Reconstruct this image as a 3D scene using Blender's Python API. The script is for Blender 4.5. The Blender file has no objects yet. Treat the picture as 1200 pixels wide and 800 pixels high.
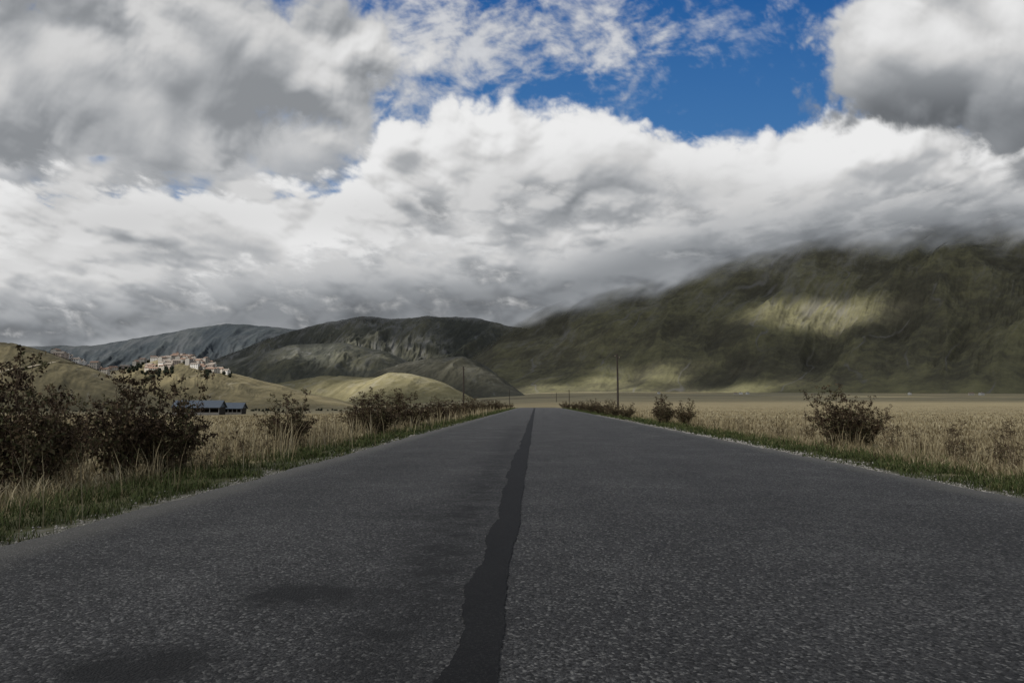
import bpy, math, random
import numpy as np
from mathutils import Vector, Matrix
random.seed(7); RNG=np.random.default_rng(7)
scene=bpy.context.scene
EYE=0.74
# ---------------------------------------------------------------- camera
cam_d=bpy.data.cameras.new("camera"); cam=bpy.data.objects.new("camera",cam_d)
scene.collection.objects.link(cam); scene.camera=cam
cam_d.lens=24; cam_d.sensor_width=36; cam_d.clip_start=0.05; cam_d.clip_end=90000
cam.location=(0,0,EYE); cam.rotation_euler=(math.radians(90+5.14),0,math.radians(2.0))
CM=Matrix.Rotation(math.radians(2.0),3,'Z')@Matrix.Rotation(math.radians(95.14),3,'X')
def pixel_sight(h,v):
    """image pixel h, v turned by the camera rotation: -> (X/Y, (Z-eye)/Y) of a sight line"""
    d=CM@Vector(((h-600)/800.0,(400-v)/800.0,-1.0))
    return d.x/d.y, d.z/d.y
def place(h,v,Y):  # point at depth Y seen through image pixel h, v
    r,s=pixel_sight(h,v); return Vector((r*Y,Y,EYE+s*Y))
def link(o,parent=None):
    scene.collection.objects.link(o)
    if parent: o.parent=parent
    return o
# ---------------------------------------------------------------- noise
_perm=np.random.default_rng(3).permutation(4096)
_ang=np.random.default_rng(4).uniform(0,2*np.pi,4096); _gc=np.cos(_ang); _gs=np.sin(_ang)
def pn(x,y,seed=0):
    x,y=np.broadcast_arrays(np.asarray(x,float),np.asarray(y,float))
    xi=np.floor(x).astype(np.int64); yi=np.floor(y).astype(np.int64); xf=x-xi; yf=y-yi
    p0=_perm[(xi+seed*57)&4095]; p1=_perm[(xi+1+seed*57)&4095]
    def g(p,iy,dx,dy):
        a=_perm[(p+iy)&4095]; return _gc[a]*dx+_gs[a]*dy
    u=xf*xf*xf*(xf*(xf*6-15)+10); v=yf*yf*yf*(yf*(yf*6-15)+10)
    a=g(p0,yi,xf,yf); b=g(p1,yi,xf-1,yf); c=g(p0,yi+1,xf,yf-1); d=g(p1,yi+1,xf-1,yf-1)
    return (a*(1-u)+b*u)*(1-v)+(c*(1-u)+d*u)*v
def fbm(x,y,o=4,seed=0,ridged=False,gain=0.5):
    s=0;a=1;t=0
    for i in range(o):
        n=pn(x*2**i,y*2**i,seed+i)
        if ridged: n=1-np.abs(n)*2.4
        s=s+a*n; t+=a; a*=gain
    return s/t
def billow(x,y,o,seed,gain=0.5):
    s=0;a=1;t=0;ca,sa=math.cos(.6),math.sin(.6)
    for i in range(o):
        q=np.abs(pn(x,y,seed+i))*2.6
        s=s+a*np.sqrt(q*q+0.012); t+=a; a*=gain
        x,y=(x*ca-y*sa)*2.07+3.1,(x*sa+y*ca)*2.07+1.7
    return s/t
def sm(a,b,x):
    t=np.clip((x-a)/(b-a),0,1); return t*t*(3-2*t)
# ---------------------------------------------------------------- mesh helpers
def mesh_tris(name,co,tri,mat,attrs={}):
    me=bpy.data.meshes.new(name)
    me.vertices.add(len(co)); me.vertices.foreach_set("co",np.ascontiguousarray(co,dtype=np.float32).ravel())
    k=tri.shape[1]
    me.loops.add(tri.size); me.loops.foreach_set("vertex_index",np.ascontiguousarray(tri,dtype=np.int32).ravel())
    me.polygons.add(len(tri)); me.polygons.foreach_set("loop_start",np.arange(0,tri.size,k,dtype=np.int32))
    for an,av in attrs.items():
        if av.ndim==2:
            a=me.attributes.new(an,'FLOAT_VECTOR','POINT'); a.data.foreach_set("vector",np.ascontiguousarray(av,dtype=np.float32).ravel())
        else:
            a=me.attributes.new(an,'FLOAT','POINT'); a.data.foreach_set("value",np.ascontiguousarray(av,dtype=np.float32).ravel())
    me.update(calc_edges=True)
    if mat: me.materials.append(mat)
    return me
def grid_mesh(name,X,Y,Z,mat,attrs={},smooth=True):
    R,C=X.shape; co=np.stack([X,Y,Z],-1).reshape(-1,3)
    i=np.arange(R-1)[:,None]*C+np.arange(C-1)[None,:]
    q=np.stack([i,i+1,i+C+1,i+C],-1).reshape(-1,4)
    me=mesh_tris(name,co,q,mat,attrs)
    if smooth: me.polygons.foreach_set("use_smooth",np.ones(len(q),dtype=bool))
    return link(bpy.data.objects.new(name,me))
# ---------------------------------------------------------------- node helpers
NT=None
class Ex:
    def __init__(s,k): s.k=k
    def __add__(a,b): return M('ADD',a,b)
    __radd__=__add__
    def __sub__(a,b): return M('SUBTRACT',a,b)
    def __rsub__(a,b): return M('SUBTRACT',b,a)
    def __mul__(a,b): return M('MULTIPLY',a,b)
    __rmul__=__mul__
    def __truediv__(a,b): return M('DIVIDE',a,b)
def put(sock,v):
    if isinstance(v,Ex): NT.links.new(v.k,sock)
    elif isinstance(v,bpy.types.NodeSocket): NT.links.new(v,sock)
    else:
        try: sock.default_value=v
        except Exception:
            sock.default_value=(*v,1) if len(v)==3 else v
def M(op,a,b=None,c=None,clamp=False):
    n=NT.nodes.new('ShaderNodeMath'); n.operation=op; n.use_clamp=clamp
    put(n.inputs[0],a)
    if b is not None: put(n.inputs[1],b)
    if c is not None: put(n.inputs[2],c)
    return Ex(n.outputs[0])
def clamp(a): return M('ADD',a,0.0,clamp=True)
def ss(a,lo,hi,olo=0.0,ohi=1.0,mode='SMOOTHSTEP'):
    n=NT.nodes.new('ShaderNodeMapRange'); n.interpolation_type=mode
    put(n.inputs[0],a); put(n.inputs[1],lo); put(n.inputs[2],hi); put(n.inputs[3],olo); put(n.inputs[4],ohi)
    return Ex(n.outputs[0])
def noise(vec,scale,detail=4,rough=0.5,dist=0.0):
    n=NT.nodes.new('ShaderNodeTexNoise')
    if vec is not None: put(n.inputs['Vector'],vec)
    n.inputs['Scale'].default_value=scale; n.inputs['Detail'].default_value=detail
    n.inputs['Roughness'].default_value=rough; n.inputs['Distortion'].default_value=dist
    return Ex(n.outputs[0])
def voro(vec,scale,dim='3D'):
    n=NT.nodes.new('ShaderNodeTexVoronoi'); n.voronoi_dimensions=dim
    put(n.inputs['Vector'],vec); n.inputs['Scale'].default_value=scale
    return Ex(n.outputs['Distance']),Ex(n.outputs['Color'])
def mix(f,a,b,blend='MIX'):
    n=NT.nodes.new('ShaderNodeMix'); n.data_type='RGBA'; n.blend_type=blend
    put(n.inputs[0],f)
    for i,v in ((6,a),(7,b)):
        put(n.inputs[i],(*v,1) if isinstance(v,(tuple,list)) else v)
    return Ex(n.outputs[2])
def ramp(f,stops):
    n=NT.nodes.new('ShaderNodeValToRGB'); cr=n.color_ramp
    while len(cr.elements)<len(stops): cr.elements.new(0.5)
    for e,(p,c) in zip(cr.elements,stops): e.position=p; e.color=(*c,1)
    put(n.inputs[0],f); return Ex(n.outputs[0])
def comb(x,y,z):
    n=NT.nodes.new('ShaderNodeCombineXYZ')
    for i,v in enumerate((x,y,z)): put(n.inputs[i],v)
    return Ex(n.outputs[0])
def sep(v):
    n=NT.nodes.new('ShaderNodeSeparateXYZ'); put(n.inputs[0],v); return [Ex(o) for o in n.outputs]
def attr(name,out='Fac'):
    n=NT.nodes.new('ShaderNodeAttribute'); n.attribute_name=name; return Ex(n.outputs[out])
def pos():
    return Ex(NT.nodes.new('ShaderNodeNewGeometry').outputs['Position'])
def bump(h,strength,dist):
    n=NT.nodes.new('ShaderNodeBump'); put(n.inputs['Height'],h)
    n.inputs['Strength'].default_value=strength; n.inputs['Distance'].default_value=dist; return Ex(n.outputs[0])
def new_mat(name):
    global NT
    m=bpy.data.materials.new(name); m.use_nodes=True; NT=m.node_tree
    b=NT.nodes['Principled BSDF']; b.inputs['Roughness'].default_value=0.9
    b.inputs['Specular IOR Level'].default_value=0.15
    return m,b
def simple(name,col,rough=0.85,var=0.25,scale=1.5):
    m,b=new_mat(name)
    n=noise(pos(),scale,2,0.6)
    put(b.inputs['Base Color'],mix(n,tuple(c*(1-var) for c in col),tuple(c*(1+var) for c in col)))
    b.inputs['Roughness'].default_value=rough
    return m
# ---------------------------------------------------------------- sun + world
L=Vector((-0.55,-0.45,0.70)).normalized()
sd=bpy.data.lights.new("sun",'SUN'); sd.energy=5.0; sd.angle=math.radians(0.55); sd.color=(1,0.955,0.87)
so=link(bpy.data.objects.new("sun",sd)); so.rotation_euler=L.to_track_quat('Z','Y').to_euler(); so.location=(-200,-200,300)
w=bpy.data.worlds.new("World"); scene.world=w; w.use_nodes=True
NT=w.node_tree; NT.nodes.clear()
out=NT.nodes.new('ShaderNodeOutputWorld'); bg=NT.nodes.new('ShaderNodeBackground'); bg.inputs[1].default_value=0.1
NT.links.new(bg.outputs[0],out.inputs[0])
sky=NT.nodes.new('ShaderNodeTexSky'); sky.sky_type='NISHITA'; sky.sun_disc=False
sky.sun_elevation=math.asin(L.z); sky.sun_rotation=math.atan2(L.x,L.y)%(2*math.pi); sky.dust_density=0.3
tc=NT.nodes.new('ShaderNodeTexCoord')
wn=noise(tc.outputs['Generated'],3.0,3,0.55)
put(bg.inputs[0],mix(ss(wn,0.35,0.55,0.45,0.95),sky.outputs[0],(3.6,3.75,4.0)))
# ---------------------------------------------------------------- sky bank: cumulus field computed per vertex on a distant curved backdrop
def G(h,v,c0,c1,r0,r1): return np.exp(-((h-c0)/r0)**2-((v-c1)/r1)**2)
step=1.25
hx=np.arange(-440,1680,step); vy=np.arange(-220,494,step)
Hh,Vv=np.meshgrid(hx,vy)
def sh2(A,dx,dy):
    return np.roll(np.roll(A,int(round(dy)),0),int(round(dx)),1)
low=sm(150,430,Vv)
def coords(sc,seed,flat=1.0,wamp=0.12):
    k=(1+0.7*low)/sc
    x=(Hh-628)*k; y=Vv*(1+0.9*low*flat)/sc
    wx=fbm(x*0.7,y*0.7,3,seed+70); wy=fbm(x*0.7+9,y*0.7+5,3,seed+80)
    return x+wx*wamp*2, y+wy*wamp*2
def blur(A,n):
    for ax in (0,1):
        c=np.cumsum(np.concatenate([np.repeat(np.take(A,[0],ax),n+1,ax),A,np.repeat(np.take(A,[-1],ax),n,ax)],ax),ax)
        A=(np.take(c,range(2*n+1,c.shape[ax]),ax)-np.take(c,range(0,c.shape[ax]-2*n-1),ax))/(2*n+1)
    return A
def layer(mask,sc,seed,namp,soft,light,shad,flat=1.0,relief=1.0,lx=-0.45,bias=0.0,big=0.5):
    x,y=coords(sc,seed,flat)
    b=billow(x,y,7,seed,0.57); n=fbm(x*0.55,y*0.55,4,seed+30); fine=fbm(x*6,y*6,4,seed+50,gain=0.62)
    soften=fbm(x*0.8,y*0.8,3,seed+61)
    d=mask+namp*(1.5*(b-0.45)+1.1*n+0.14*fine)
    al=sm(0,soft*(1+1.2*np.clip(soften+.1,0,1)),d)
    hf=0.75*b+0.35*np.sqrt(np.clip(d,0,1.6)+0.05)+0.04*fine
    hb=blur(hf,1)
    rel=hb-sh2(hb,-lx*4,4)
    hb2=blur(hf,5); rel2=hb2-sh2(hb2,-lx*16,14)
    hb3=blur(hf+0.5*n,14); rel3=hb3-sh2(hb3,-lx*44,38)
    shp=0.35+0.65*sm(-0.25,0.2,soften)
    lit=0.47+bias+relief*shp*(rel*1.15+rel2*1.2)+relief*rel3*1.1+big*n*0.9+0.25*big*soften
    lit=np.clip(lit,0,1); lit=lit*lit*(3-2*lit)*0.6+lit*0.4
    th=np.clip(d/0.5,0,1)
    lit=lit*th+0.75*(1-th)*sm(0,.6,lit+.3)
    val=shad+(light-shad)*np.clip(lit,0,1.0)
    return al,val
gr=np.clip((Vv+50)/450,0,1)[...,None]
col=np.array([0.012,0.092,0.31])*(1-gr)+np.array([0.10,0.26,0.50])*gr
def over(al,val,tint=1.0):
    global col
    t=np.clip((0.6-val)/0.5,0,1)[...,None]*tint
    c=val[...,None]*(np.array([1.0,1.0,1.0])*(1-t)+np.array([0.91,0.985,1.08])*t)
    col=col*(1-al[...,None])+c*al[...,None]
x,y=(Hh-0.5*Vv)/58,(Vv+0.25*Hh)/40
x=x+fbm(x*.5,y*.5,2,91)*0.5; y=y+fbm(x*.5+4,y*.5,2,95)*0.5
rp=0.5+0.75*fbm(x*2.0,y*2.0,5,101,gain=0.62)+0.75*fbm(x*.4,y*.4,3,110)
rm=G(Hh,Vv,590,30,280,95)+0.7*G(Hh,Vv,420,130,120,60)+0.2*G(Hh,Vv,980,10,60,40)
over(sm(0.36,0.98,rp+0.50*rm-0.27)*np.clip(rm*1.6,0,1)*0.85,0.46+0.28*np.clip(rp,0,1),0.6)
mA=1.25*G(Hh,Vv,-60,50,380,190)+0.95*G(Hh,Vv,240,100,190,120)+0.75*G(Hh,Vv,395,55,75,62)-0.75*G(Hh,Vv,90,180,26,9)-0.4*G(Hh,Vv,235,205,50,12)-0.42+1.0*sm(0,-160,Vv)*sm(500,200,Hh)
lA=0.64+0.16*G(Hh,Vv,430,60,90,80)
mZ=1.3*G(Hh,Vv,120,185,330,55)+0.6*G(Hh,Vv,-300,180,200,80)-0.35-0.6*G(Hh,Vv,90,178,22,9)
al,val=layer(mZ,110,131,0.45,0.6,0.62,0.34,relief=0.8); over(al*0.96,val)
al,val=layer(mA,150,5,0.62,0.42,lA,0.27,relief=1.0,big=0.6); over(al,val)
yR=np.interp(hx,[-520,0,250,340,560,600,700,820,1000,1200,1760],[400,400,385,388,372,378,345,312,288,272,240])[None,:]
nearR=np.exp(-((Vv-yR+14)/34.0)**2)
nearB=np.exp(-(np.clip(yR-20-Vv,0,999)/38.0)**2)*sm(560,760,Hh)
yB=np.interp(hx,[-520,0,300,390,440,520,600,700,800,850,900,1000,1100,1200,1760],[190,205,200,190,142,102,98,118,124,138,134,112,122,110,110])[None,:]
mB=np.clip((Vv-yB)/58,-3,1.6)-0.10
dkB=G(Hh,Vv,700,225,170,38)+0.9*G(Hh,Vv,120,258,190,40)+0.6*G(Hh,Vv,470,250,140,28)+0.4*G(Hh,Vv,880,235,120,25)
fac=(1-0.42*nearB)
lB=(0.84-0.22*dkB)*fac; sB=(0.40-0.14*dkB+0.06*G(Hh,Vv,1000,175,170,40))*fac
top=0.22*np.exp(-((Vv-yB-22)/34)**2)
al,val=layer(mB,130,21,0.75,0.34,lB,sB,relief=1.1,bias=top-0.02-0.12*sm(60,160,Vv-yB),big=0.7); over(al,val)
mB2=np.clip((Vv-yB-80)/60,-3,0.9)-0.25
al,val=layer(mB2,110,37,0.8,0.7,lB*0.93,sB*0.85,relief=1.1,big=0.8,bias=-0.02); over(al*0.9,val)
mC=np.clip((Vv-268-14*np.sin(Hh/130))/45,-3,1.2)-0.2
mC=np.maximum(mC,np.clip((Vv-yR+45)/40,-3,1.2))
lC=0.56+0.16*G(Hh,Vv,60,330,170,50)+0.10*G(Hh,Vv,560,300,120,30)-0.12*G(Hh,Vv,450,352,220,26)+0.05*G(Hh,Vv,800,250,120,30)
kR=1-0.52*nearR
al,val=layer(mC,95,53,0.8,0.9,lC*kR,np.maximum((0.25+0.12*G(Hh,Vv,60,330,170,50))*kR,0.07),flat=1.1,relief=1.0,big=0.8); over(al*0.94,val)
mD=1.3*G(Hh,Vv,1180,40,190,100)+0.7*G(Hh,Vv,1050,75,75,60)+0.9*G(Hh,Vv,1350,60,300,110)+0.5*G(Hh,Vv,1150,135,190,28)-0.5
fD=sm(40,150,Vv)
al,val=layer(mD,120,67,0.50,0.35,0.80-0.52*fD,0.42-0.29*fD,relief=1.0); over(al,val)
mE=1.2*G(Hh,Vv,1215,205,55,26)-0.35
al,val=layer(mE,60,83,0.4,0.7,0.30,0.14); over(al*0.85,val)
col=np.clip(col,0.01,0.84)
u_=(Hh-628)/800; w_=(472-Vv)/784
nrm=np.sqrt(u_**2+1+w_**2); RS=26000
DX,DY,DZ=u_/nrm*RS,1/nrm*RS,w_/nrm*RS+EYE
edge=sm(0,160,Hh+440)*sm(0,160,1680-Hh)*sm(0,130,Vv+220)
m=bpy.data.materials.new("sky_clouds"); m.use_nodes=True; NT=m.node_tree; NT.nodes.remove(NT.nodes['Principled BSDF'])
em=NT.nodes.new('ShaderNodeEmission'); put(em.inputs[0],attr("sky_col",'Vector')); tr=NT.nodes.new('ShaderNodeBsdfTransparent'); ms=NT.nodes.new('ShaderNodeMixShader')
put(ms.inputs[0],attr("cover")); NT.links.new(tr.outputs[0],ms.inputs[1]); NT.links.new(em.outputs[0],ms.inputs[2]); NT.links.new(ms.outputs[0],NT.nodes['Material Output'].inputs[0])
try: m.cycles.emission_sampling='NONE'
except Exception as e: print(e)
grid_mesh("sky",DX,DY,DZ,m,{"sky_col":col.reshape(-1,3),"cover":edge.reshape(-1)})
# ---------------------------------------------------------------- unseen sheet added overhead to shade the land (its holes aim sun patches)
H=4000.0
def up(p): return p[0]+L.x/L.z*(H-p[2]), p[1]+L.y/L.z*(H-p[2])
# (target on the land, radius x, radius y in km, amount, raggedness)
holes=[(place(965,373,3950),0.33,0.20,1.9,.30),(place(690,446,3500),0.55,0.26,1.4,.9),(place(800,454,3100),0.45,0.14,1.1,.9),(place(560,458,3000),0.5,0.3,0.8,1),
 (place(450,448,1850),0.20,0.2,1.3,.5),(place(385,405,3300),0.25,0.18,1.5,.8),(place(218,424,1060),0.15,0.18,1.1,0),(place(320,458,950),0.15,0.15,0.85,.4),
 (place(30,445,600),0.12,0.13,0.75,.4),(Vector((-110,120,0)),0.13,0.13,0.50,.2),(Vector((190,190,0)),0.24,0.24,0.52,.2),(Vector((900,1400,0)),0.5,0.5,0.35,1),(place(430,390,5600),0.6,0.35,0.8,1),(place(1130,440,2300),0.35,0.15,0.5,1)]
gx,gy=np.meshgrid(np.linspace(-11000,4000,430),np.linspace(-7000,5600,360))
T_=np.zeros_like(gx); big_n=fbm(gx/1400,gy/1400,4,300); fn=sm(-0.26,0.10,fbm(gx/330,gy/330,4,310,gain=0.5))
for p,ra,rb,a,rg in holes:
    cx,cy=up(p); g_=a*np.exp(-((gx-cx)/ra/1000)**2-((gy-cy)/rb/1000)**2); T_+=g_*(1-rg+rg*fn)
T_=np.clip(T_*1.1-0.06,0,1); T_=np.clip(T_+0.05*sm(-0.2,0.3,big_n)+0.02,0,1)
m=bpy.data.materials.new("gobo_sheet"); m.use_nodes=True; NT=m.node_tree; NT.nodes.remove(NT.nodes['Principled BSDF'])
t1=NT.nodes.new('ShaderNodeBsdfTransparent'); t2=NT.nodes.new('ShaderNodeBsdfTranslucent'); t2.inputs[0].default_value=(.33,.35,.38,1)
ms=NT.nodes.new('ShaderNodeMixShader'); put(ms.inputs[0],attr("sun_pass")); NT.links.new(t2.outputs[0],ms.inputs[1]); NT.links.new(t1.outputs[0],ms.inputs[2])
NT.links.new(ms.outputs[0],NT.nodes['Material Output'].inputs[0])
grid_mesh("sun_gobo",gx,gy,H+fbm(gx/1500,gy/1500,3)*60,m,{"sun_pass":T_.reshape(-1)})
# ---------------------------------------------------------------- terrain
XL,XR=-2.75,3.80
def gfield(X,Y):
    Yp=np.maximum(Y,0)
    gl=-0.35-3.2*sm(30,250,Yp)-2.5*sm(250,700,Yp)
    gr=-0.35+45*(np.minimum(Yp,4200)/3000)**1.6
    r=X/(Yp+50); s=sm(-0.30,0.08,r)
    return gl*(1-s)+gr*s
def roadz(Y):
    Y=np.asarray(Y,float); a=np.clip(Y-85,0,200)
    return -0.00007*a*a
def ground(X,Y):
    X,Y=np.broadcast_arrays(np.asarray(X,float),np.asarray(Y,float)); Yp=np.maximum(Y,0)
    g=gfield(X,Y)
    rr=np.hypot(X,Y)
    e=np.maximum(np.maximum(XL-X,X-XR),0)
    g=g+fbm(X/90,Y/90,3,5)*0.8*sm(30,200,rr)*sm(0,40,e)
    g=g+fbm(X/1.7,Y/1.7,3,9)*0.10*sm(120,20,rr)
    k=sm(0.35,3.0,e)*0.45+sm(1.0,22+Yp*0.12,e)*0.55
    k=np.where(e>0.35,k,0); k=np.maximum(k,sm(255,330,Y))
    return (roadz(Y)-0.05)*(1-k)+g*k
def spaced(a,n,lin):
    u=np.linspace(0,1,n); kk=math.asinh(a/lin); return lin*np.sinh(u*kk)
ys=np.concatenate([-spaced(400,40,6)[::-1][:-1],spaced(16000,420,9)])
xp=spaced(16000,230,5); xs=np.unique(np.round(np.concatenate([-xp[::-1],xp,np.arange(-5,6.3,0.35),[XL,XR]]),3))
GX,GY=np.meshgrid(xs,ys); GZ=ground(GX,GY)
m,b=new_mat("dry_grassland")
P=pos(); X_,Y_,Z_=sep(P)
med=noise(comb(X_*0.25,Y_,0.0),0.35,4,0.6); fine=noise(P,9,4,0.7); wide=noise(comb(X_*0.3,Y_,0.0),0.010,5,0.7)
straw=ramp(med*0.5+fine*0.5,[(0.3,(0.13,0.105,0.058)),(0.5,(0.26,0.215,0.125)),(0.72,(0.40,0.335,0.195))])
far=ramp(wide,[(0.34,(0.095,0.09,0.05)),(0.46,(0.23,0.195,0.11)),(0.56,(0.34,0.285,0.165)),(0.68,(0.17,0.155,0.08))])
c=mix(ss(Y_,120,900),straw,far)
_,strip=voro(comb(X_*0.0026,Y_*0.0060,0.0),1.0,'2D')
sx,sy,sz=sep(strip)
c=mix(ss(Y_,600,1300)*ss(sx,0.5,0.55)*0.75,c,mix(sy,(0.065,0.048,0.032),(0.27,0.25,0.17)))
e=M('MAXIMUM',XL-X_,X_-XR); nr=ss(Y_,230,270,1.0,0.0)
verge=ss(e+ (med-0.5)*1.2,0.5,1.5,1.0,0.0)*nr
c=mix(verge,c,mix(fine,(0.03,0.036,0.015),(0.085,0.08,0.04)))
grav=ss(e+(fine-0.5)*0.7+(med-0.5)*0.3,0.10,0.46,1.0,0.0)*nr
c=mix(grav,c,mix(noise(P,45,3,0.8),(0.045,0.041,0.036),(0.31,0.295,0.265)))
put(b.inputs['Base Color'],c); put(b.inputs['Normal'],bump(fine+med,0.6,0.08))
grid_mesh("ground",GX,GY,GZ,m)
# road
m,b=new_mat("asphalt")
P=pos(); X_,Y_,Z_=sep(P); P2=comb(X_,Y_,0.0)
sdn,st=voro(P2,100,'2D'); sr,sg,sb=sep(st)
fn_=noise(P2,75,4,0.9); n1=noise(P2,0.9,7,0.75); n2=noise(comb(X_,Y_*0.05,0.0),1.6,4,0.6); n3=noise(P2,17,3,0.7)
base=mix(n1*0.7+n2*0.5-0.1+(n3-0.5)*0.5,(0.020,0.020,0.021),(0.098,0.096,0.099))
base=mix(ss(fn_+(n1-0.5)*0.5+(n3-0.5)*0.2,0.52,0.66)*0.85,base,(0.185,0.182,0.178)); base=mix(ss(sr,0.74,0.96)*0.6,base,(0.29,0.285,0.275))
base=mix(ss(sg,0.5,0.9)*0.8,base,(0.011,0.011,0.012)); base=mix(ss(fn_,0.50,0.38)*0.8,base,(0.010,0.010,0.011))
def spot(cx,cy,rx,ry,a):
    dx=(X_-cx)*(1/rx); dy=(Y_-cy)*(1/ry); return M('EXPONENT',(dx*dx+dy*dy)*-1.0)*a
stn=spot(-0.93,2.72,0.20,0.17,2.0)+spot(-1.12,1.97,0.24,0.13,2.0)+spot(-0.46,2.6,0.18,1.5,0.7)+spot(-0.45,6,0.25,3.5,0.65)+spot(-0.8,4.6,0.30,0.3,0.6)+spot(-0.5,14,0.3,9.0,0.6)+spot(-1.8,9,0.6,4.0,0.35)+spot(0.3,9,0.3,4.0,0.25)+spot(1.6,5,0.8,1.2,0.25)
stn=clamp(stn*ss(noise(P2,5,6,0.75),0.30,0.66,0.22,1.1))
base=mix(stn*0.88,base,(0.010,0.010,0.011))
edge=ss(M('MINIMUM',X_-XL,XR-X_)+(n1-0.5)*0.7,0.0,0.40,1.0,0.0)
base=mix(edge*0.6,base,mix(fn_,(0.08,0.075,0.068),(0.24,0.23,0.21)))
put(b.inputs['Base Color'],base); b.inputs['Roughness'].default_value=0.75; b.inputs['Specular IOR Level'].default_value=0.25
put(b.inputs['Normal'],bump(ss(sdn,0.0,0.7,1.0,0.0)*0.5+fn_,1.0,0.012))
ry=ys[(ys>-60)&(ys<262)]; ry=np.unique(np.concatenate([ry,np.arange(0.5,25,0.12)])); u=np.linspace(0,1,24)
RX=np.tile(XL+(XR-XL)*u,(len(ry),1)); RY=np.tile(ry[:,None],(1,24))
RX[:,0]+=fbm(ry/0.9,ry*0+3.3,5,21,gain=.6)*0.22-0.03; RX[:,-1]+=fbm(ry/0.9,ry*0+9.3,5,31,gain=.6)*0.24
RZ=roadz(RY)-0.012*((RX-0.5)/3.2)**2
grid_mesh("road",RX,RY,RZ,m)
m,b=new_mat("bitumen")
P=pos(); fn_=noise(P,120,3,0.8)
put(b.inputs['Base Color'],mix(ss(fn_,0.50,0.72)*0.55,mix(noise(P,3,4,0.6),(0.004,0.004,0.005),(0.011,0.011,0.012)),(0.055,0.055,0.055)))
b.inputs['Roughness'].default_value=0.75; b.inputs['Specular IOR Level'].default_value=0.15
put(b.inputs['Normal'],bump(fn_,0.6,0.006))
sy_=np.concatenate([np.arange(-5,30,0.02),np.arange(30,110,0.5)])
l=-0.29+fbm(sy_/0.9,sy_*0+.3,3,3)*0.12+fbm(sy_/0.11,sy_*0+.6,4,5,gain=.65)*0.030+0.02*np.sin(sy_/2.3)
r_=-0.110+fbm(sy_/1.2,sy_*0+.2,3,8)*0.045+fbm(sy_/0.10,sy_*0+.7,4,6,gain=.65)*0.016
uu=np.linspace(0,1,5)[None,:]
SX=l[:,None]*(1-uu)+r_[:,None]*uu; SY=np.repeat(sy_[:,None],5,1)
SZ=np.interp(SY,ry,roadz(ry))-0.012*((SX-0.5)/3.2)**2+0.005
grid_mesh("tar_seam",SX,SY,SZ,m)
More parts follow.
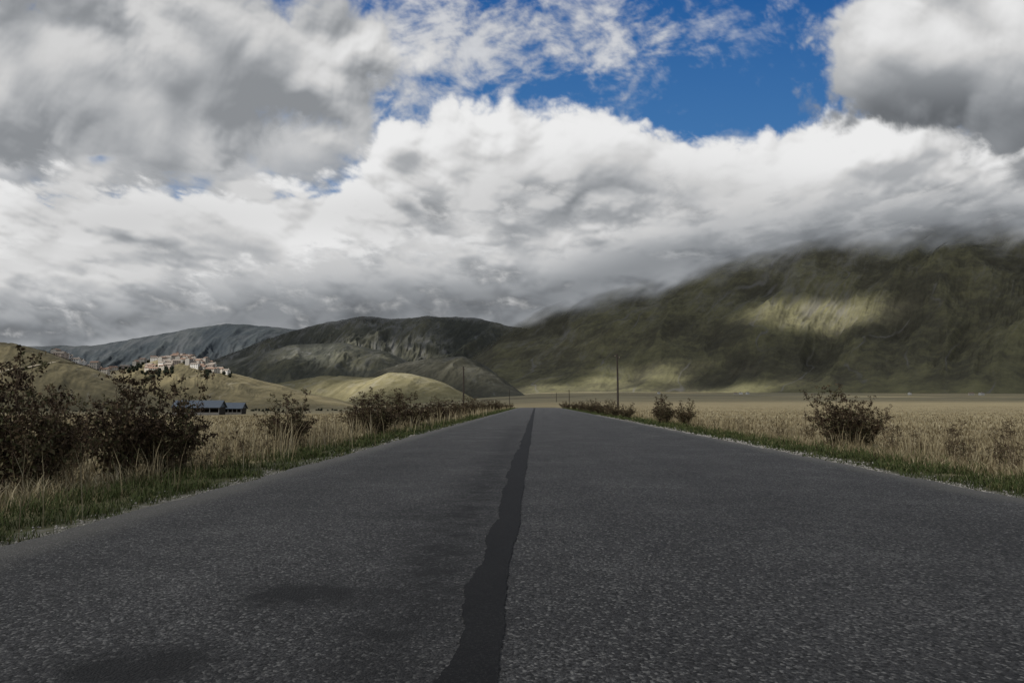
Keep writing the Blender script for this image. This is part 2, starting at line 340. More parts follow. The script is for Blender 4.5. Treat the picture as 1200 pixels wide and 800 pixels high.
# ---------------------------------------------------------------- mountains
def terrain_mat(name,cols,rock,mist=True,bs=14,ns=0.02):
    m,b=new_mat(name); P=pos()
    nf=noise(P,ns,6,0.8)
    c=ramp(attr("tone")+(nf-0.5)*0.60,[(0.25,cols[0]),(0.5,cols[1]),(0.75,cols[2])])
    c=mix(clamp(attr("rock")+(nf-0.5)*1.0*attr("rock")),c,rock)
    put(b.inputs['Base Color'],c); put(b.inputs['Normal'],bump(nf,0.6,bs))
    b.inputs['Specular IOR Level'].default_value=0.05
    if mist: put(b.inputs['Alpha'],attr("clear"))
    return m
def mountain(name,prof,Yb,Yr,mat,nc=500,nr=160,p=1.35,spur=0.1,gully=0.04,shear=-0.1,uf=9,zb=-8,mist=None,seed=1,rough_ridge=0.012,dome=False,us=60,rockamt=0.5,iso=0.02,tn=0.55):
    h=np.array([a for a,_ in prof],float); v=np.array([b for _,b in prof],float)
    hh=np.linspace(h[0],h[-1],nc)
    vv=np.interp(hh,h,v); kz=np.hanning(max(5,int(nc/len(prof)/1.5)|1)); kz/=kz.sum(); pad=len(kz)//2
    vv=np.convolve(np.pad(vv,pad,mode='edge'),kz,'valid')
    rs=np.array([pixel_sight(a,b) for a,b in zip(hh,vv)]); r=rs[:,0]; s=rs[:,1]
    yb=Yb(hh) if callable(Yb) else np.full(nc,float(Yb)); yr=Yr(hh) if callable(Yr) else np.full(nc,float(Yr))
    zr=EYE+yr*s
    t=np.linspace(0,1.35,nr)[:,None]
    Y=yb+(yr-yb)*t; X=r*Y
    tt=np.minimum(t,1)
    sh=np.sin(tt*np.pi/2)**1.3 if dome else tt**p
    back=np.clip(t-1,0,1)
    zbb=zb if not callable(zb) else zb(X,Y)
    rel=zr-zbb
    Z=zbb+rel*sh-back*np.maximum(rel,0)*1.6
    u=r+shear*t+0.02*fbm(r*6,t*3,3,seed+140)
    relp=np.maximum(rel,0)
    env=np.sin(np.clip(tt,0,1)*np.pi)**0.7*(t<=1)
    wu=0.35*fbm(u*8,t*3.5,3,seed+40)
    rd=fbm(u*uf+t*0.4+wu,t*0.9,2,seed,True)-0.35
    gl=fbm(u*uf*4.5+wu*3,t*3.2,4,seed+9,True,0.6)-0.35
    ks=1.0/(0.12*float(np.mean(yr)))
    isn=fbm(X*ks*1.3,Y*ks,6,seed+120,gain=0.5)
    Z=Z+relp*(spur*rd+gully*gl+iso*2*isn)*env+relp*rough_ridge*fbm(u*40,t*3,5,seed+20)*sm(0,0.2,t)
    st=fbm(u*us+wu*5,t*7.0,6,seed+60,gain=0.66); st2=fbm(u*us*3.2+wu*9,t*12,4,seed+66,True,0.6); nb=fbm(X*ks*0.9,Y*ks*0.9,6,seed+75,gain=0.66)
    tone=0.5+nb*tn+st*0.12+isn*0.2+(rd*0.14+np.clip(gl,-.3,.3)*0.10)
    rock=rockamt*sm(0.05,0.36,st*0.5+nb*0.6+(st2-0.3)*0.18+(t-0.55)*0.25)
    ch=sm(0.965,0.992,1-np.abs(pn(u*us*0.28+wu*4+0.35*fbm(u*30,t*6,3,seed+88),t*0.8,seed+81)))*sm(0.05,0.25,fbm(u*12,t*4,3,seed+85)+0.1)
    rock=np.maximum(rock,ch*0.9*rockamt)
    at={"tone":tone.reshape(-1),"rock":np.clip(rock,0,1).reshape(-1)}
    if mist is not None:
        lo,hi=mist; mm=((Z-zbb)/np.maximum(rel,50)-lo)/(hi-lo)
        mm=mm+fbm(u*11,t*4,4,seed+95,gain=0.5)*1.0
        at["clear"]=sm(0.98,0.02,mm).reshape(-1)
    ob=grid_mesh(name,X,Y,Z,mat,at)
    return ob,(X,Y,Z,hh)
far_m=terrain_mat("far_slopes_hazed",[(0.026,0.033,0.042),(0.040,0.048,0.055),(0.062,0.070,0.070)],(0.10,0.105,0.115),bs=12,ns=.01)  # bluish shift is distance haze put into the base colours
mid_m=terrain_mat("moor_slopes",[(0.038,0.041,0.038),(0.066,0.068,0.056),(0.125,0.12,0.08)],(0.17,0.17,0.17),bs=8)
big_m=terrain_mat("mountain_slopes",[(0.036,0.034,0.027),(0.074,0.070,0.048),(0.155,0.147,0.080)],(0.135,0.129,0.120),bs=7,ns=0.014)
hill_m=terrain_mat("hill_pasture",[(0.06,0.054,0.033),(0.13,0.112,0.066),(0.22,0.185,0.105)],(0.25,0.225,0.17),mist=False,bs=3,ns=0.05)
mound_m=terrain_mat("mound_pasture",[(0.09,0.082,0.046),(0.17,0.152,0.084),(0.26,0.23,0.13)],(0.28,0.26,0.21),mist=False,bs=4,ns=0.03)
dark_m=terrain_mat("scrub_slopes",[(0.035,0.036,0.030),(0.066,0.064,0.050),(0.105,0.10,0.072)],(0.17,0.168,0.155),mist=False,bs=5,ns=0.03)
mountain("far_mountain",[(-350,395),(-100,402),(0,408),(50,405),(110,405),(160,396),(200,389),(235,383),(262,379),(300,381),(350,386),(420,395),(520,400)],6500,9000,far_m,mist=(0.92,1.18),seed=2,spur=0.20,gully=0.07,uf=12,nc=700,rough_ridge=.03)
mountain("distant_mountain",[(200,440),(260,418),(300,402),(340,388),(380,378),(430,370),(460,374),(500,371),(560,372),(590,381),(640,388),(720,398)],4600,6500,mid_m,mist=(0.90,1.15),seed=5,spur=0.26,gully=0.10,uf=11,nc=800,nr=200,rockamt=0.75,rough_ridge=.03)
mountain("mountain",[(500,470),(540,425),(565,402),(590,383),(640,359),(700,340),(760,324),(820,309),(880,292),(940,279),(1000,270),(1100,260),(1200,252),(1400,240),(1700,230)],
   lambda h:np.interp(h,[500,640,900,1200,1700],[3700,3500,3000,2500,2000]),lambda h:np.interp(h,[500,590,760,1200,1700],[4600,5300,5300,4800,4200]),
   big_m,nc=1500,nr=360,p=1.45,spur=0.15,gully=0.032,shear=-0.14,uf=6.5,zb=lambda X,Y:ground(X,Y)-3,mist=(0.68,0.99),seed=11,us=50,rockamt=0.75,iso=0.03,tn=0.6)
gz=lambda X,Y:ground(X,Y)-2.5
mountain("hill",[(180,470),(220,440),(250,426),(290,418),(340,404),(400,401),(450,411),(490,428),(530,440),(570,462)],2700,3500,mid_m,p=1.1,seed=15,mist=(2.5,3.5),zb=gz,nc=400,uf=14,spur=0.25,gully=.08)
mountain("hill",[(390,470),(410,452),(440,438),(475,426),(510,419),(540,420),(570,431),(592,447),(625,470)],2500,3000,dark_m,p=1.0,seed=17,zb=gz,nc=300,spur=0.22,gully=.08,dome=True,uf=16)
mountain("hill",[(255,478),(300,456),(340,447),(380,441),(440,443),(480,449),(520,457),(570,474)],1700,2200,mound_m,seed=19,zb=gz,nc=300,spur=0.15,gully=0.04,dome=True,uf=20)
mountain("hill",[(390,478),(430,448),(455,437),(480,438),(520,449),(565,472)],1500,1900,mound_m,seed=23,zb=gz,nc=250,spur=0.15,gully=0.04,dome=True,uf=20)
vh,VG=mountain("hill",[(60,478),(90,452),(120,438),(150,432),(190,424),(215,422),(240,428),(270,438),(310,448),(350,458),(400,469),(450,484)],700,1250,hill_m,seed=27,zb=gz,nc=500,nr=160,spur=0.12,gully=0.04,dome=True,uf=14)
lh,LG=mountain("hill",[(-500,372),(-300,380),(-100,392),(0,404),(40,412),(80,424),(120,438),(150,452),(190,468),(240,486)],420,850,hill_m,seed=33,zb=gz,nc=500,nr=160,spur=0.10,gully=0.04,dome=True,uf=12)
def surf(G_,h,t):
    X,Y,Z,hh=G_; c=int(np.argmin(np.abs(hh-h))); rr=int(round(t/1.35*(X.shape[0]-1))); return np.array([X[rr,c],Y[rr,c],Z[rr,c]])
def track(G_,pts,wd,name):
    tk=np.linspace(0,1,120); hs_=np.interp(tk,np.linspace(0,1,len(pts)),[p[0] for p in pts]); ts=np.interp(tk,np.linspace(0,1,len(pts)),[p[1] for p in pts])
    C_=np.array([surf(G_,a,b_) for a,b_ in zip(hs_,ts)]); ker=np.ones(9)/9
    C_=np.stack([np.convolve(np.pad(C_[:,i],4,mode='edge'),ker,'valid') for i in range(3)],1)
    d=np.gradient(C_,axis=0); n=np.stack([-d[:,1],d[:,0],d[:,2]*0],1); n/=np.linalg.norm(n,axis=1)[:,None]+1e-6
    o=np.array([-1,-0.33,0.33,1])*wd
    A=C_[:,None,:]+n[:,None,:]*o[None,:,None]
    grid_mesh(name,A[...,0],A[...,1],A[...,2]+0.7,trk_m)
trk_m=simple("dirt",(0.32,0.28,0.21),0.9,0.3,0.3)
track(LG,[(-60,0.18),(0,0.30),(40,0.45),(70,0.6),(95,0.75),(115,0.93)],1.6,"dirt_track")
track(LG,[(-80,0.66),(0,0.72),(50,0.80),(90,0.96)],1.0,"dirt_track")
# ---------------------------------------------------------------- village
def house_mesh(name,wx,wy,hh,rf,wallm,roofm,winm):
    V=[];F=[];MI=[]
    def quad(a,b,c,d,mi): i=len(V); V.extend([a,b,c,d]); F.append((i,i+1,i+2,i+3)); MI.append(mi)
    x0,x1,y0,y1=-wx/2,wx/2,-wy/2,wy/2
    quad((x0,y0,-4),(x1,y0,-4),(x1,y0,hh),(x0,y0,hh),0); quad((x1,y0,-4),(x1,y1,-4),(x1,y1,hh),(x1,y0,hh),0)
    quad((x1,y1,-4),(x0,y1,-4),(x0,y1,hh),(x1,y1,hh),0); quad((x0,y1,-4),(x0,y0,-4),(x0,y0,hh),(x0,y1,hh),0)
    i=len(V); V.extend([(x0,y0,hh),(x0,y1,hh),(x0,0,hh+rf),(x1,y0,hh),(x1,y1,hh),(x1,0,hh+rf)]); F.extend([(i,i+1,i+2),(i+3,i+5,i+4)]); MI.extend([0,0])
    o=0.5; rl=rf*o/(wy/2)
    for s_ in (-1,1):
        quad((x0-o,s_*(wy/2+o),hh-rl+.1),(x1+o,s_*(wy/2+o),hh-rl+.1),(x1+o,0,hh+rf+.1),(x0-o,0,hh+rf+.1),1)
    nfl=max(1,int(hh//3))
    for f in range(nfl):
        for k_ in range(int(wx//2.6)):
            cx=x0+1.5+k_*2.6; z0=f*3+1
            quad((cx-.5,y0-.05,z0),(cx+.5,y0-.05,z0),(cx+.5,y0-.05,z0+1.4),(cx-.5,y0-.05,z0+1.4),2)
        for cy in (-wy/4,wy/4):
            quad((x1+.05,cy-.5,f*3+1),(x1+.05,cy+.5,f*3+1),(x1+.05,cy+.5,f*3+2.4),(x1+.05,cy-.5,f*3+2.4),2)
    V0=len(V)
    for dx,dy in ((-.4,-.4),(.4,-.4),(.4,.4),(-.4,.4)): V.extend([(wx*.25+dx,wy*.2+dy,hh),(wx*.25+dx,wy*.2+dy,hh+rf+.9)])
    for k_ in range(4):
        a=V0+2*k_; b_=V0+2*((k_+1)%4); F.append((a,b_,b_+1,a+1)); MI.append(0)
    F.append((V0+1,V0+3,V0+5,V0+7)); MI.append(0)
    me=bpy.data.meshes.new(name); me.from_pydata(V,[],F)
    for mm in (wallm,roofm,winm): me.materials.append(mm)
    me.polygons.foreach_set("material_index",MI); me.update(); return me
walls=[simple("plaster_cream",(0.52,0.48,0.42)),simple("plaster_pink",(0.40,0.34,0.30)),simple("stone_wall",(0.30,0.285,0.265)),simple("plaster_white",(0.68,0.66,0.63))]
roofs=[simple("roof_tiles",(0.22,0.145,0.11)),simple("roof_tiles_old",(0.22,0.19,0.165))]
winm=simple("window_dark",(0.03,0.03,0.035),0.3)
HM=[house_mesh("house_mesh",random.uniform(8,14),random.uniform(7,9),random.choice([6,7,9,10]),random.uniform(1.4,2.2),walls[i%4],roofs[i%2],winm) for i in range(8)]
def add_house(h,t,G_=VG,dz=0,p=None,name="village_house"):
    if p is None: p=surf(G_,h,t)
    o=link(bpy.data.objects.new(name,random.choice(HM))); o.location=(p[0],p[1],p[2]+dz-0.5)
    o.rotation_euler=(0,0,random.choice([0,0,1.57,0.4,-0.4])+random.uniform(-.25,.25))
for i in range(92):
    t=random.uniform(0.52,1.0); half=18+26*min(1,max(0,(0.88-t)/0.3)); h=217+random.uniform(-half,half*1.15)
    if t>0.88: h=random.gauss(212,14)
    add_house(min(max(h,176),266),t)
for i in range(26): add_house(random.uniform(112,186),random.uniform(0.80,1.0))
for i in range(14): add_house(random.uniform(62,125),random.uniform(0.93,1.0),LG)
for (h,Yq) in [(862,2300),(868,2320),(876,2310),(772,2500),(1138,1900),(1150,1950),(1066,2100)]:
    r,_=pixel_sight(h,460); add_house(0,0,p=(r*Yq,Yq,float(ground(r*Yq,Yq))),name="farmhouse")
tb=bpy.data.objects.new("bell_tower",None); link(tb); p=surf(VG,208,1.0); tb.location=p
def box(name,sx_,sy_,sz_,loc,mat,parent,rot=0):
    V=[(a*sx_/2,b_*sy_/2,c_*sz_) for a in(-1,1) for b_ in(-1,1) for c_ in(0,1)]
    F=[(0,1,3,2),(4,6,7,5),(0,4,5,1),(2,3,7,6),(0,2,6,4),(1,5,7,3)]
    me=bpy.data.meshes.new(name); me.from_pydata(V,[],F); me.materials.append(mat); me.update()
    o=bpy.data.objects.new(name,me); o.location=loc; o.rotation_euler[2]=rot; link(o,parent); return o
box("shaft",4,4,17,(0,0,-2),walls[2],tb); box("belfry_opening",1.4,4.1,2.4,(0,0,11),winm,tb)
me=bpy.data.meshes.new("cap"); me.from_pydata([(-2.3,-2.3,15.05),(2.3,-2.3,15.05),(2.3,2.3,15.05),(-2.3,2.3,15.05),(0,0,17.5)],[],[(0,1,4),(1,2,4),(2,3,4),(3,0,4),(0,3,2,1)]); me.materials.append(roofs[0]); link(bpy.data.objects.new("cap",me),tb)
def foliage_mat(name,stops,attrn="tone"):
    m,b=new_mat(name); t=attr(attrn); put(b.inputs['Base Color'],ramp(t,stops)); b.inputs['Roughness'].default_value=0.85
    return m
def grove(name,spots,leaf=0.9,per=220):
    co=[];tone=[]
    for (p,hgt) in spots:
        k=per; a=RNG.normal(size=(k,3)); a/=np.linalg.norm(a,axis=1)[:,None]; rad=RNG.uniform(0.35,1,k)**0.5
        c=a*rad[:,None]*np.array([hgt*.34,hgt*.34,hgt*.48])+np.array([0,0,hgt*.5]); c+=p
        for j in range(3): co.append(c+RNG.normal(size=(k,3))*leaf)
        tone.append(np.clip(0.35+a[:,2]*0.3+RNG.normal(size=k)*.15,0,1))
    n=len(spots); A=np.concatenate([np.stack(co[3*i:3*i+3],1).reshape(-1,3) for i in range(n)]); T1=np.repeat(np.concatenate(tone),3)
    link(bpy.data.objects.new(name,mesh_tris(name,A,np.arange(len(A)).reshape(-1,3),pine_m,{"tone":T1})))
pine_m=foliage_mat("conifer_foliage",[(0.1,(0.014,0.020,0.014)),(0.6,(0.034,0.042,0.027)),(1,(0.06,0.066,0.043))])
sp=[]
for i in range(60):
    h=random.choice([random.uniform(150,196),random.uniform(158,205),random.uniform(240,278)]); tt_=random.uniform(0.40,0.52) if 170<h<245 else random.uniform(.5,.75); sp.append((surf(VG,h,tt_),random.uniform(4,6.5)))
for i in range(20): sp.append((surf(VG,random.uniform(180,262),random.uniform(0.52,0.92)),random.uniform(4,6)))
for i in range(18): sp.append((surf(VG,random.uniform(120,188),random.uniform(0.8,0.98)),random.uniform(4,6)))
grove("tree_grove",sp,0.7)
sp=[]
for i in range(160):
    h=random.uniform(-100,560); Yq=random.uniform(380,560)+random.gauss(0,20); r,_=pixel_sight(h,480); sp.append((np.array([r*Yq,Yq,float(ground(r*Yq,Yq))-0.5]),random.uniform(0.7,2.4)))
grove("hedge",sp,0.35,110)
# ---------------------------------------------------------------- barns
sheet=simple("metal_roof",(0.10,0.12,0.15),0.5,0.2); woodd=simple("barn_wall",(0.04,0.035,0.03),0.9,0.3); pale=simple("concrete",(0.22,0.21,0.20))
def barn(h,Yq,Lx,Wy,eave,rise,rot):
    e=bpy.data.objects.new("barn",None); link(e); r,_=pixel_sight(h,480); e.location=(r*Yq,Yq,float(ground(r*Yq,Yq))-0.1); e.rotation_euler[2]=rot
    box("back_wall",Lx,0.2,eave,(0,Wy/2,0),woodd,e); box("side_wall",0.2,Wy-.22,eave,(-Lx/2+.1,0,0),woodd,e); box("side_wall",0.2,Wy-.22,eave,(Lx/2-.1,0,0),woodd,e)
    box("front_base_wall",Lx,0.2,eave*.35,(0,-Wy/2,0),pale,e); box("front_siding",Lx,0.18,eave*.25,(0,-Wy/2,eave*.75),woodd,e)
    for i in range(6): box("post",0.25,0.24,eave,(-Lx/2+Lx*i/5,-Wy/2-.03,0),pale,e)
    o=0.6; rl=rise*o/(Wy/2); th=.15
    V=[];F=[]
    for s_ in(-1,1):
        i=len(V); y1=s_*(Wy/2+o)
        V+= [(-Lx/2-o,y1,eave-rl+.05),(Lx/2+o,y1,eave-rl+.05),(Lx/2+o,0,eave+rise+.05),(-Lx/2-o,0,eave+rise+.05)]
        V+= [(a,b_,c_+th) for a,b_,c_ in V[i:i+4]]
        F+= [(i,i+1,i+2,i+3),(i+4,i+7,i+6,i+5),(i,i+4,i+5,i+1),(i,i+3,i+7,i+4),(i+1,i+5,i+6,i+2)]
    V2=len(V); V+=[(-Lx/2,-Wy/2,eave),(-Lx/2,Wy/2,eave),(-Lx/2,0,eave+rise),(Lx/2,-Wy/2,eave),(Lx/2,Wy/2,eave),(Lx/2,0,eave+rise)]; F+=[(V2,V2+1,V2+2),(V2+3,V2+5,V2+4)]
    me=bpy.data.meshes.new("roof"); me.from_pydata(V,[],F); me.materials.append(sheet); link(bpy.data.objects.new("roof",me),e)
barn(234,250,16,8,3.0,2.3,0.15); barn(273,262,8,7,2.5,1.9,0.15)
# ---------------------------------------------------------------- poles
pole_m=simple("weathered_wood",(0.05,0.042,0.037),0.9,0.3,5); cer=simple("insulator",(0.25,0.2,0.17),0.3)
def pole(X,Y,hg):
    e=bpy.data.objects.new("utility_pole",None); link(e); e.location=(X,Y,float(ground(X,Y))-0.2)
    n=10; V=[];F=[]
    for i,(zz,rr) in enumerate([(0,.17),(hg*.5,.145),(hg,.11),(hg+.06,.04)]):
        for k_ in range(n): a=2*math.pi*k_/n; V.append((rr*math.cos(a)+0.03*math.sin(zz*.5),rr*math.sin(a),zz))
    for i in range(3):
        for k_ in range(n): F.append((i*n+k_,i*n+(k_+1)%n,(i+1)*n+(k_+1)%n,(i+1)*n+k_))
    F.append(tuple(range(3*n,4*n)))
    me=bpy.data.meshes.new("shaft"); me.from_pydata(V,[],F); me.materials.append(pole_m); link(bpy.data.objects.new("shaft",me),e)
    for s_ in(-1,1):
        box("bracket",.30,.05,.05,(s_*.2,0,hg-.35-.25*(s_>0)),pole_m,e); box("insulator",.09,.09,.16,(s_*.33,0,hg-.3-.25*(s_>0)),cer,e)
for (h,Yq,hg) in [(724,107,8.6),(543,128,8.2),(667,262,7.0),(652,420,6),(597,372,8)]:
    r,_=pixel_sight(h,470); pole(r*Yq,Yq,hg)
# ---------------------------------------------------------------- grasses
def blades(name,X,Y,hgt,wid,lean,tone,mat):
    n=len(X); Z=ground(X,Y)-0.01; a=RNG.uniform(0,2*np.pi,n); dx,dy=np.cos(a),np.sin(a); b_=RNG.uniform(0,2*np.pi,n); lx,ly=np.cos(b_)*lean*hgt,np.sin(b_)*lean*hgt
    w2=wid/2
    def pt(ox,oz,l): return np.stack([X+dx*ox+lx*l,Y+dy*ox+ly*l,Z+oz],-1)
    co=np.stack([pt(-w2,0*hgt,0),pt(w2,0*hgt,0),pt(-w2*.8,hgt*.55,.35),pt(w2*.8,hgt*.55,.35),pt(0*w2,hgt*(1-lean*.35),1.0)],1).reshape(-1,3)
    i=np.arange(n)[:,None]*5; tri=np.stack([i+[0,1,3],i+[0,3,2],i+[2,3,4]],1).reshape(-1,3)
    tn=np.repeat(tone,5); hv=np.tile(np.array([0,0,.5,.5,1.]),n)
    return link(bpy.data.objects.new(name,mesh_tris(name,co,tri,mat,{"tone":tn,"hgt":hv})))
def gmat(name,stops):
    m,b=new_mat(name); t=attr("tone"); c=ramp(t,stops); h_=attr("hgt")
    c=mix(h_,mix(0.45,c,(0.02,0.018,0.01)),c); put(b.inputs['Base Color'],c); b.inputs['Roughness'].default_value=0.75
    return m
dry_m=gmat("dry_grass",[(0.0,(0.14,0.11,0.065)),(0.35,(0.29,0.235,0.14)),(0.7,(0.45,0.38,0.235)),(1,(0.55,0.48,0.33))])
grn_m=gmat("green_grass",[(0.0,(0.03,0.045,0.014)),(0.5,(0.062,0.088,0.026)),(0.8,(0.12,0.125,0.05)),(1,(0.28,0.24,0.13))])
def fan(n,y0,y1,side,e0=0.9):
    Y=np.exp(RNG.uniform(math.log(y0),math.log(y1),n)); mx=Y*0.95+8
    off=e0+(RNG.uniform(0,1,n)**1.25)*(mx-3)
    X=np.where(side<0,XL-off,XR+off); return X,Y
Xs=[];Ys=[]
for s_ in(-1,1):
    a,b_=fan(115000,2.5,170,s_,1.3); Xs.append(a);Ys.append(b_)
X=np.concatenate(Xs);Y=np.concatenate(Ys); dist=np.hypot(X,Y)
cl_=fbm(X/1.2,Y/1.2,3,44); cl2=fbm(X/14,Y/14,3,45)
keep=RNG.uniform(0,1,len(X))<np.clip(0.75+cl_*1.6,0.1,1); X,Y,dist,cl_,cl2=[q_[keep] for q_ in (X,Y,dist,cl_,cl2)]
hg=np.clip(0.20+cl_*0.22+cl2*0.22,0.08,0.6)*RNG.uniform(0.5,1.25,len(X)); hg*=np.clip(1.05-dist/130,0.3,1)
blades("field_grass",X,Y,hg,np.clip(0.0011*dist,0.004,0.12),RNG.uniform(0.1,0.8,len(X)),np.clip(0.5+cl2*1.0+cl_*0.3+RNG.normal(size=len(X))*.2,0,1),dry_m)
n=150000; Y=np.exp(RNG.uniform(math.log(1.8),math.log(110),n)); side=RNG.random(n)<0.5
off=0.05+np.abs(RNG.normal(size=n))*0.66; X=np.where(side,XL-off,XR+off+0.10); cl_=fbm(X/.5,Y/.5,3,50)
keep=(RNG.random(n)<np.clip(0.45+cl_*2.4,0.0,1)*np.clip((off-0.02)*2.2+cl_*.8,0.03,1)); X,Y,off,cl_=X[keep],Y[keep],off[keep],cl_[keep]; dist=np.hypot(X,Y)
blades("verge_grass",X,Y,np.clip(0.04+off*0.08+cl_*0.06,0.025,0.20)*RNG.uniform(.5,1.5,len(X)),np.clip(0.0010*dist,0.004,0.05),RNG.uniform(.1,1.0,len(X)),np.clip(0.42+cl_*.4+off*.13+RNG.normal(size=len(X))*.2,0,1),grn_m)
n=17000; Y=np.exp(RNG.uniform(math.log(2.5),math.log(120),n)); side=RNG.random(n)<0.7
off=np.abs(RNG.normal(1.9,0.6,n)); X=np.where(side,XL-off,XR+off+0.9); cl_=fbm(X/.8,Y/1.4,3,60); keep=RNG.random(n)<np.clip(0.25+cl_*3,0.02,1); X,Y,cl_,side=X[keep],Y[keep],cl_[keep],side[keep]; dist=np.hypot(X,Y)
blades("tall_dry_grass",X,Y,RNG.uniform(.25,.72,len(X))*np.clip(.8+cl_,.5,1.2)*np.where(side,1,.75),np.clip(0.0010*dist,0.004,0.04),RNG.uniform(0.03,.4,len(X)),np.clip(0.5+RNG.normal(size=len(X))*.25,0,1),dry_m)
n=8500; Y=np.exp(RNG.uniform(math.log(2),math.log(45),n)); side=RNG.random(n)<0.22; off=np.abs(RNG.normal(0.18,0.20,n)); X=np.where(side,XL-off,XR+off)
keep=fbm(X/.4,Y/.9,2,130)>-0.08; X,Y=X[keep],Y[keep]; n=len(X)
sz=RNG.uniform(.005,.018,n)*np.clip(Y/9,0.8,1.7); Z=ground(X,Y)+sz*.3
octa=np.array([(1,0,0),(-1,0,0),(0,1,0),(0,-1,0),(0,0,.7),(0,0,-.7)]); ft=np.array([(0,2,4),(2,1,4),(1,3,4),(3,0,4),(2,0,5),(1,2,5),(3,1,5),(0,3,5)])
co=(np.stack([X,Y,Z],-1)[:,None,:]+octa[None]*sz[:,None,None]*RNG.uniform(.6,1.3,(n,6,1))).reshape(-1,3); tri=(np.arange(n)[:,None,None]*6+ft[None]).reshape(-1,3)
link(bpy.data.objects.new("gravel",mesh_tris("gravel",co,tri,simple("stone_chips",(0.34,0.32,0.295),.9,.4,30))))
# ---------------------------------------------------------------- shrubs
shr_m=foliage_mat("shrub_foliage",[(0.0,(0.028,0.019,0.013)),(0.35,(0.062,0.042,0.027)),(0.6,(0.11,0.078,0.046)),(0.8,(0.070,0.074,0.035)),(1,(0.165,0.14,0.08))])
stem_m=simple("shrub_stem",(0.12,0.085,0.06),.9,.4,20)
def shrub_mesh(seed,nstem=34,spread=0.55,leafs=1.0,leaf=0.020,bare=5):
    R_=np.random.default_rng(seed); V=[];T=[];tone=[];mi=[]
    def tube(pts,r0,r1):
        n_=len(pts); i0=len(V)
        for k_,p in enumerate(pts):
            rr=r0+(r1-r0)*k_/(n_-1)
            for a in (0,2.09,4.19): V.append((p[0]+rr*math.cos(a),p[1]+rr*math.sin(a),p[2])); tone.append(.3)
        for k_ in range(n_-1):
            for j in range(3):
                a=i0+3*k_+j; b_=i0+3*k_+(j+1)%3; T.append((a,b_,b_+3)); T.append((a,b_+3,a+3)); mi.extend([1,1])
    def lf(p,s,tn):
        d=R_.normal(size=3); d/=np.linalg.norm(d); e=np.cross(d,R_.normal(size=3)); e/=np.linalg.norm(e)+1e-6; i=len(V)
        for q_ in (p+d*s,p+e*s*.5,p-d*s,p-e*s*.5): V.append(tuple(q_)); tone.append(tn)
        T.append((i,i+1,i+2)); T.append((i,i+2,i+3)); mi.extend([0,0])
    for s_ in range(nstem+bare):
        tall=s_>=nstem
        az_=R_.uniform(0,2*np.pi); out=R_.uniform(0.05,1)**.6*spread; hh_=R_.uniform(.5,1.0)*(1-.22*out/spread)
        if tall: hh_=R_.uniform(1.0,1.2); out*=.8
        b0=np.array([math.cos(az_),math.sin(az_),0])*R_.uniform(0,.18); tip=np.array([math.cos(az_)*out,math.sin(az_)*out,hh_])
        pts=[b0+(tip-b0)*f+np.array([0,0,.10*math.sin(f*3.1)])+R_.normal(size=3)*.012 for f in np.linspace(0,1,7)]
        tube(pts,.006,.0025); stn_=R_.uniform(.1,.75)
        for bq in range(9):
            f=R_.uniform(.6,1.0) if tall else R_.uniform(.22,1.0); k_=min(int(f*6),5); p=pts[k_]+(pts[k_+1]-pts[k_])*(f*6-k_)
            d=R_.normal(size=3); d[2]=abs(d[2])*.8+.35; d/=np.linalg.norm(d); ln=R_.uniform(.07,.24)*(1.15-f*.5); e_=p+d*ln
            tube([p,p+d*ln*.5+R_.normal(size=3)*.006,e_],.003,.0016)
            nl=int(R_.integers(10,20)*leafs)
            for q_ in range(nl):
                if R_.random()<.78: c0=e_+R_.normal(size=3)*np.array([.024,.024,.015])
                else: c0=p+(e_-p)*R_.random()+R_.normal(size=3)*.012
                lf(c0,leaf*R_.uniform(.5,1.2),float(np.clip(stn_+R_.normal()*.18+(c0[2]-.5)*.15,0,1)))
        if not tall:
            for q_ in range(int(28*leafs)):
                f=R_.uniform(.05,.8); k_=min(int(f*6),5); lf(pts[k_]+R_.normal(size=3)*.035,leaf*1.15*R_.uniform(.6,1.4),float(np.clip(.78+R_.normal()*.15,0,1)))
    me=mesh_tris("shrub_mesh",np.array(V),np.array(T),shr_m,{"tone":np.array(tone)}); me.materials.append(stem_m); me.polygons.foreach_set("material_index",mi); return me
SM=[shrub_mesh(1,46,.68,1.0,.022,7),shrub_mesh(2,43,.62,1.0,.022,6),shrub_mesh(3,38,.66,1.0,.023,5),shrub_mesh(4,32,.78,.9,.023,5)]
TH=[shrub_mesh(11,7,.45,.8,.018,2),shrub_mesh(12,9,.6,.7,.018,3)]
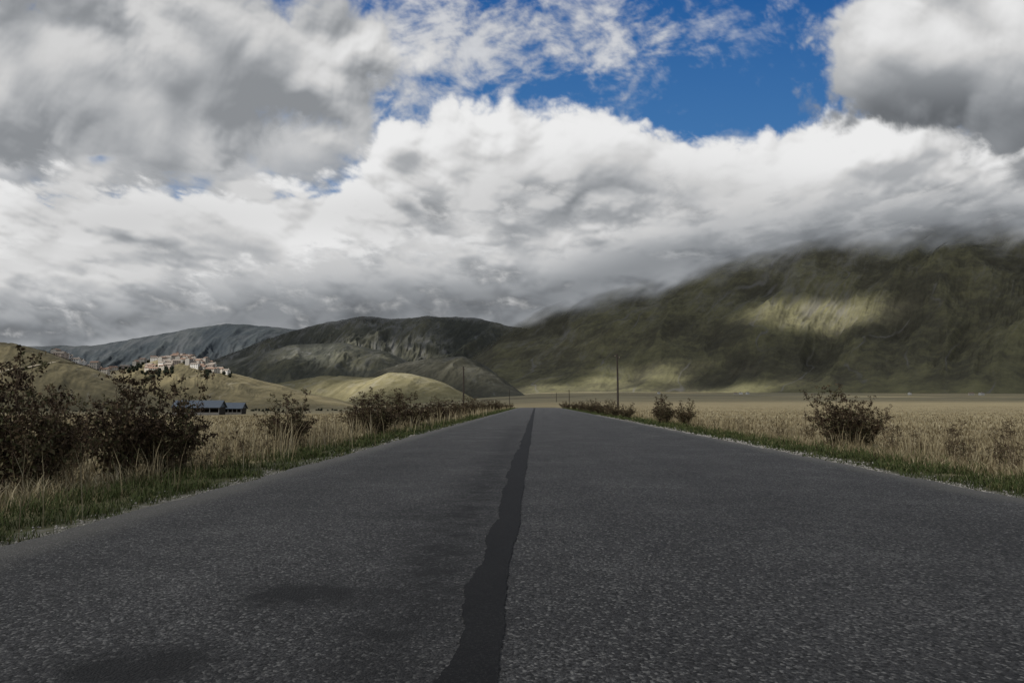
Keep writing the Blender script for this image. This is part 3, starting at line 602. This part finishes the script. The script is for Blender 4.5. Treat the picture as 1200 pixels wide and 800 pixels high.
def shrub(X,Y,hg,k_,name="shrub",wx=1.0):
    o=link(bpy.data.objects.new(name,k_)); o.location=(X,Y,float(ground(X,Y))-.03); o.scale=(hg*wx,hg*wx,hg); o.rotation_euler=(0,0,random.uniform(0,6.28))
def sh(h,Yq,hg,k_,wx=1.0,name="shrub"):
    r,_=pixel_sight(h,500); shrub(r*Yq,Yq,hg,k_,name,wx)
sh(28,6.1,1.12,SM[0],.85); sh(-50,6.0,1.1,SM[3],.9); sh(140,7.3,1.07,SM[1],.9); sh(200,7.7,1.0,SM[2],.9); sh(340,12.2,.90,SM[2],1.0); sh(80,8.6,.95,SM[3],.8)
sh(440,17.5,1.0,SM[0],1.15); sh(420,19,.95,SM[1],1.1); sh(478,22,1.1,SM[3],1.2); sh(462,24,1.05,SM[1],1.25); sh(-140,9.5,1.0,SM[1])
for (h,Yq) in [(497,27),(512,30),(522,34),(535,37),(545,43),(556,48),(563,55),(571,62),(578,70),(585,80),(592,92),(598,106)]: sh(h,Yq,random.uniform(.75,1.15),random.choice(SM),1.25)
sh(980,14.2,1.08,SM[3],1.05); sh(1008,14.8,.95,SM[2],.9); sh(950,15.5,.7,TH[0]); sh(1045,13.5,.75,TH[1]); sh(778,27,.95,SM[0],1.0); sh(803,26,.85,SM[2],.9)
for (h,Yq,hg) in [(1130,10.6,.6),(1165,9.8,.55),(1110,11.6,.5),(1190,9.2,.6),(1080,12.3,.45),(915,17,.45),(870,20,.4)]: sh(h,Yq,hg,random.choice(TH),1.1,"weed")
for (h,Yq) in [(735,36),(722,40),(712,44),(703,50),(694,56),(686,64),(680,72),(673,82),(666,94),(661,106)]: sh(h,Yq,random.uniform(.65,1.05),random.choice(SM),1.2)
for (h,Yq,hg) in [(85,6.8,.6),(262,9.0,.45),(290,10,.5),(385,14.5,.55),(240,8.2,.4),(310,11,.4)]: sh(h,Yq,hg,random.choice(TH),1.0,"weed")
scene.view_settings.view_transform='Standard'; scene.view_settings.look='None'; scene.view_settings.exposure=0
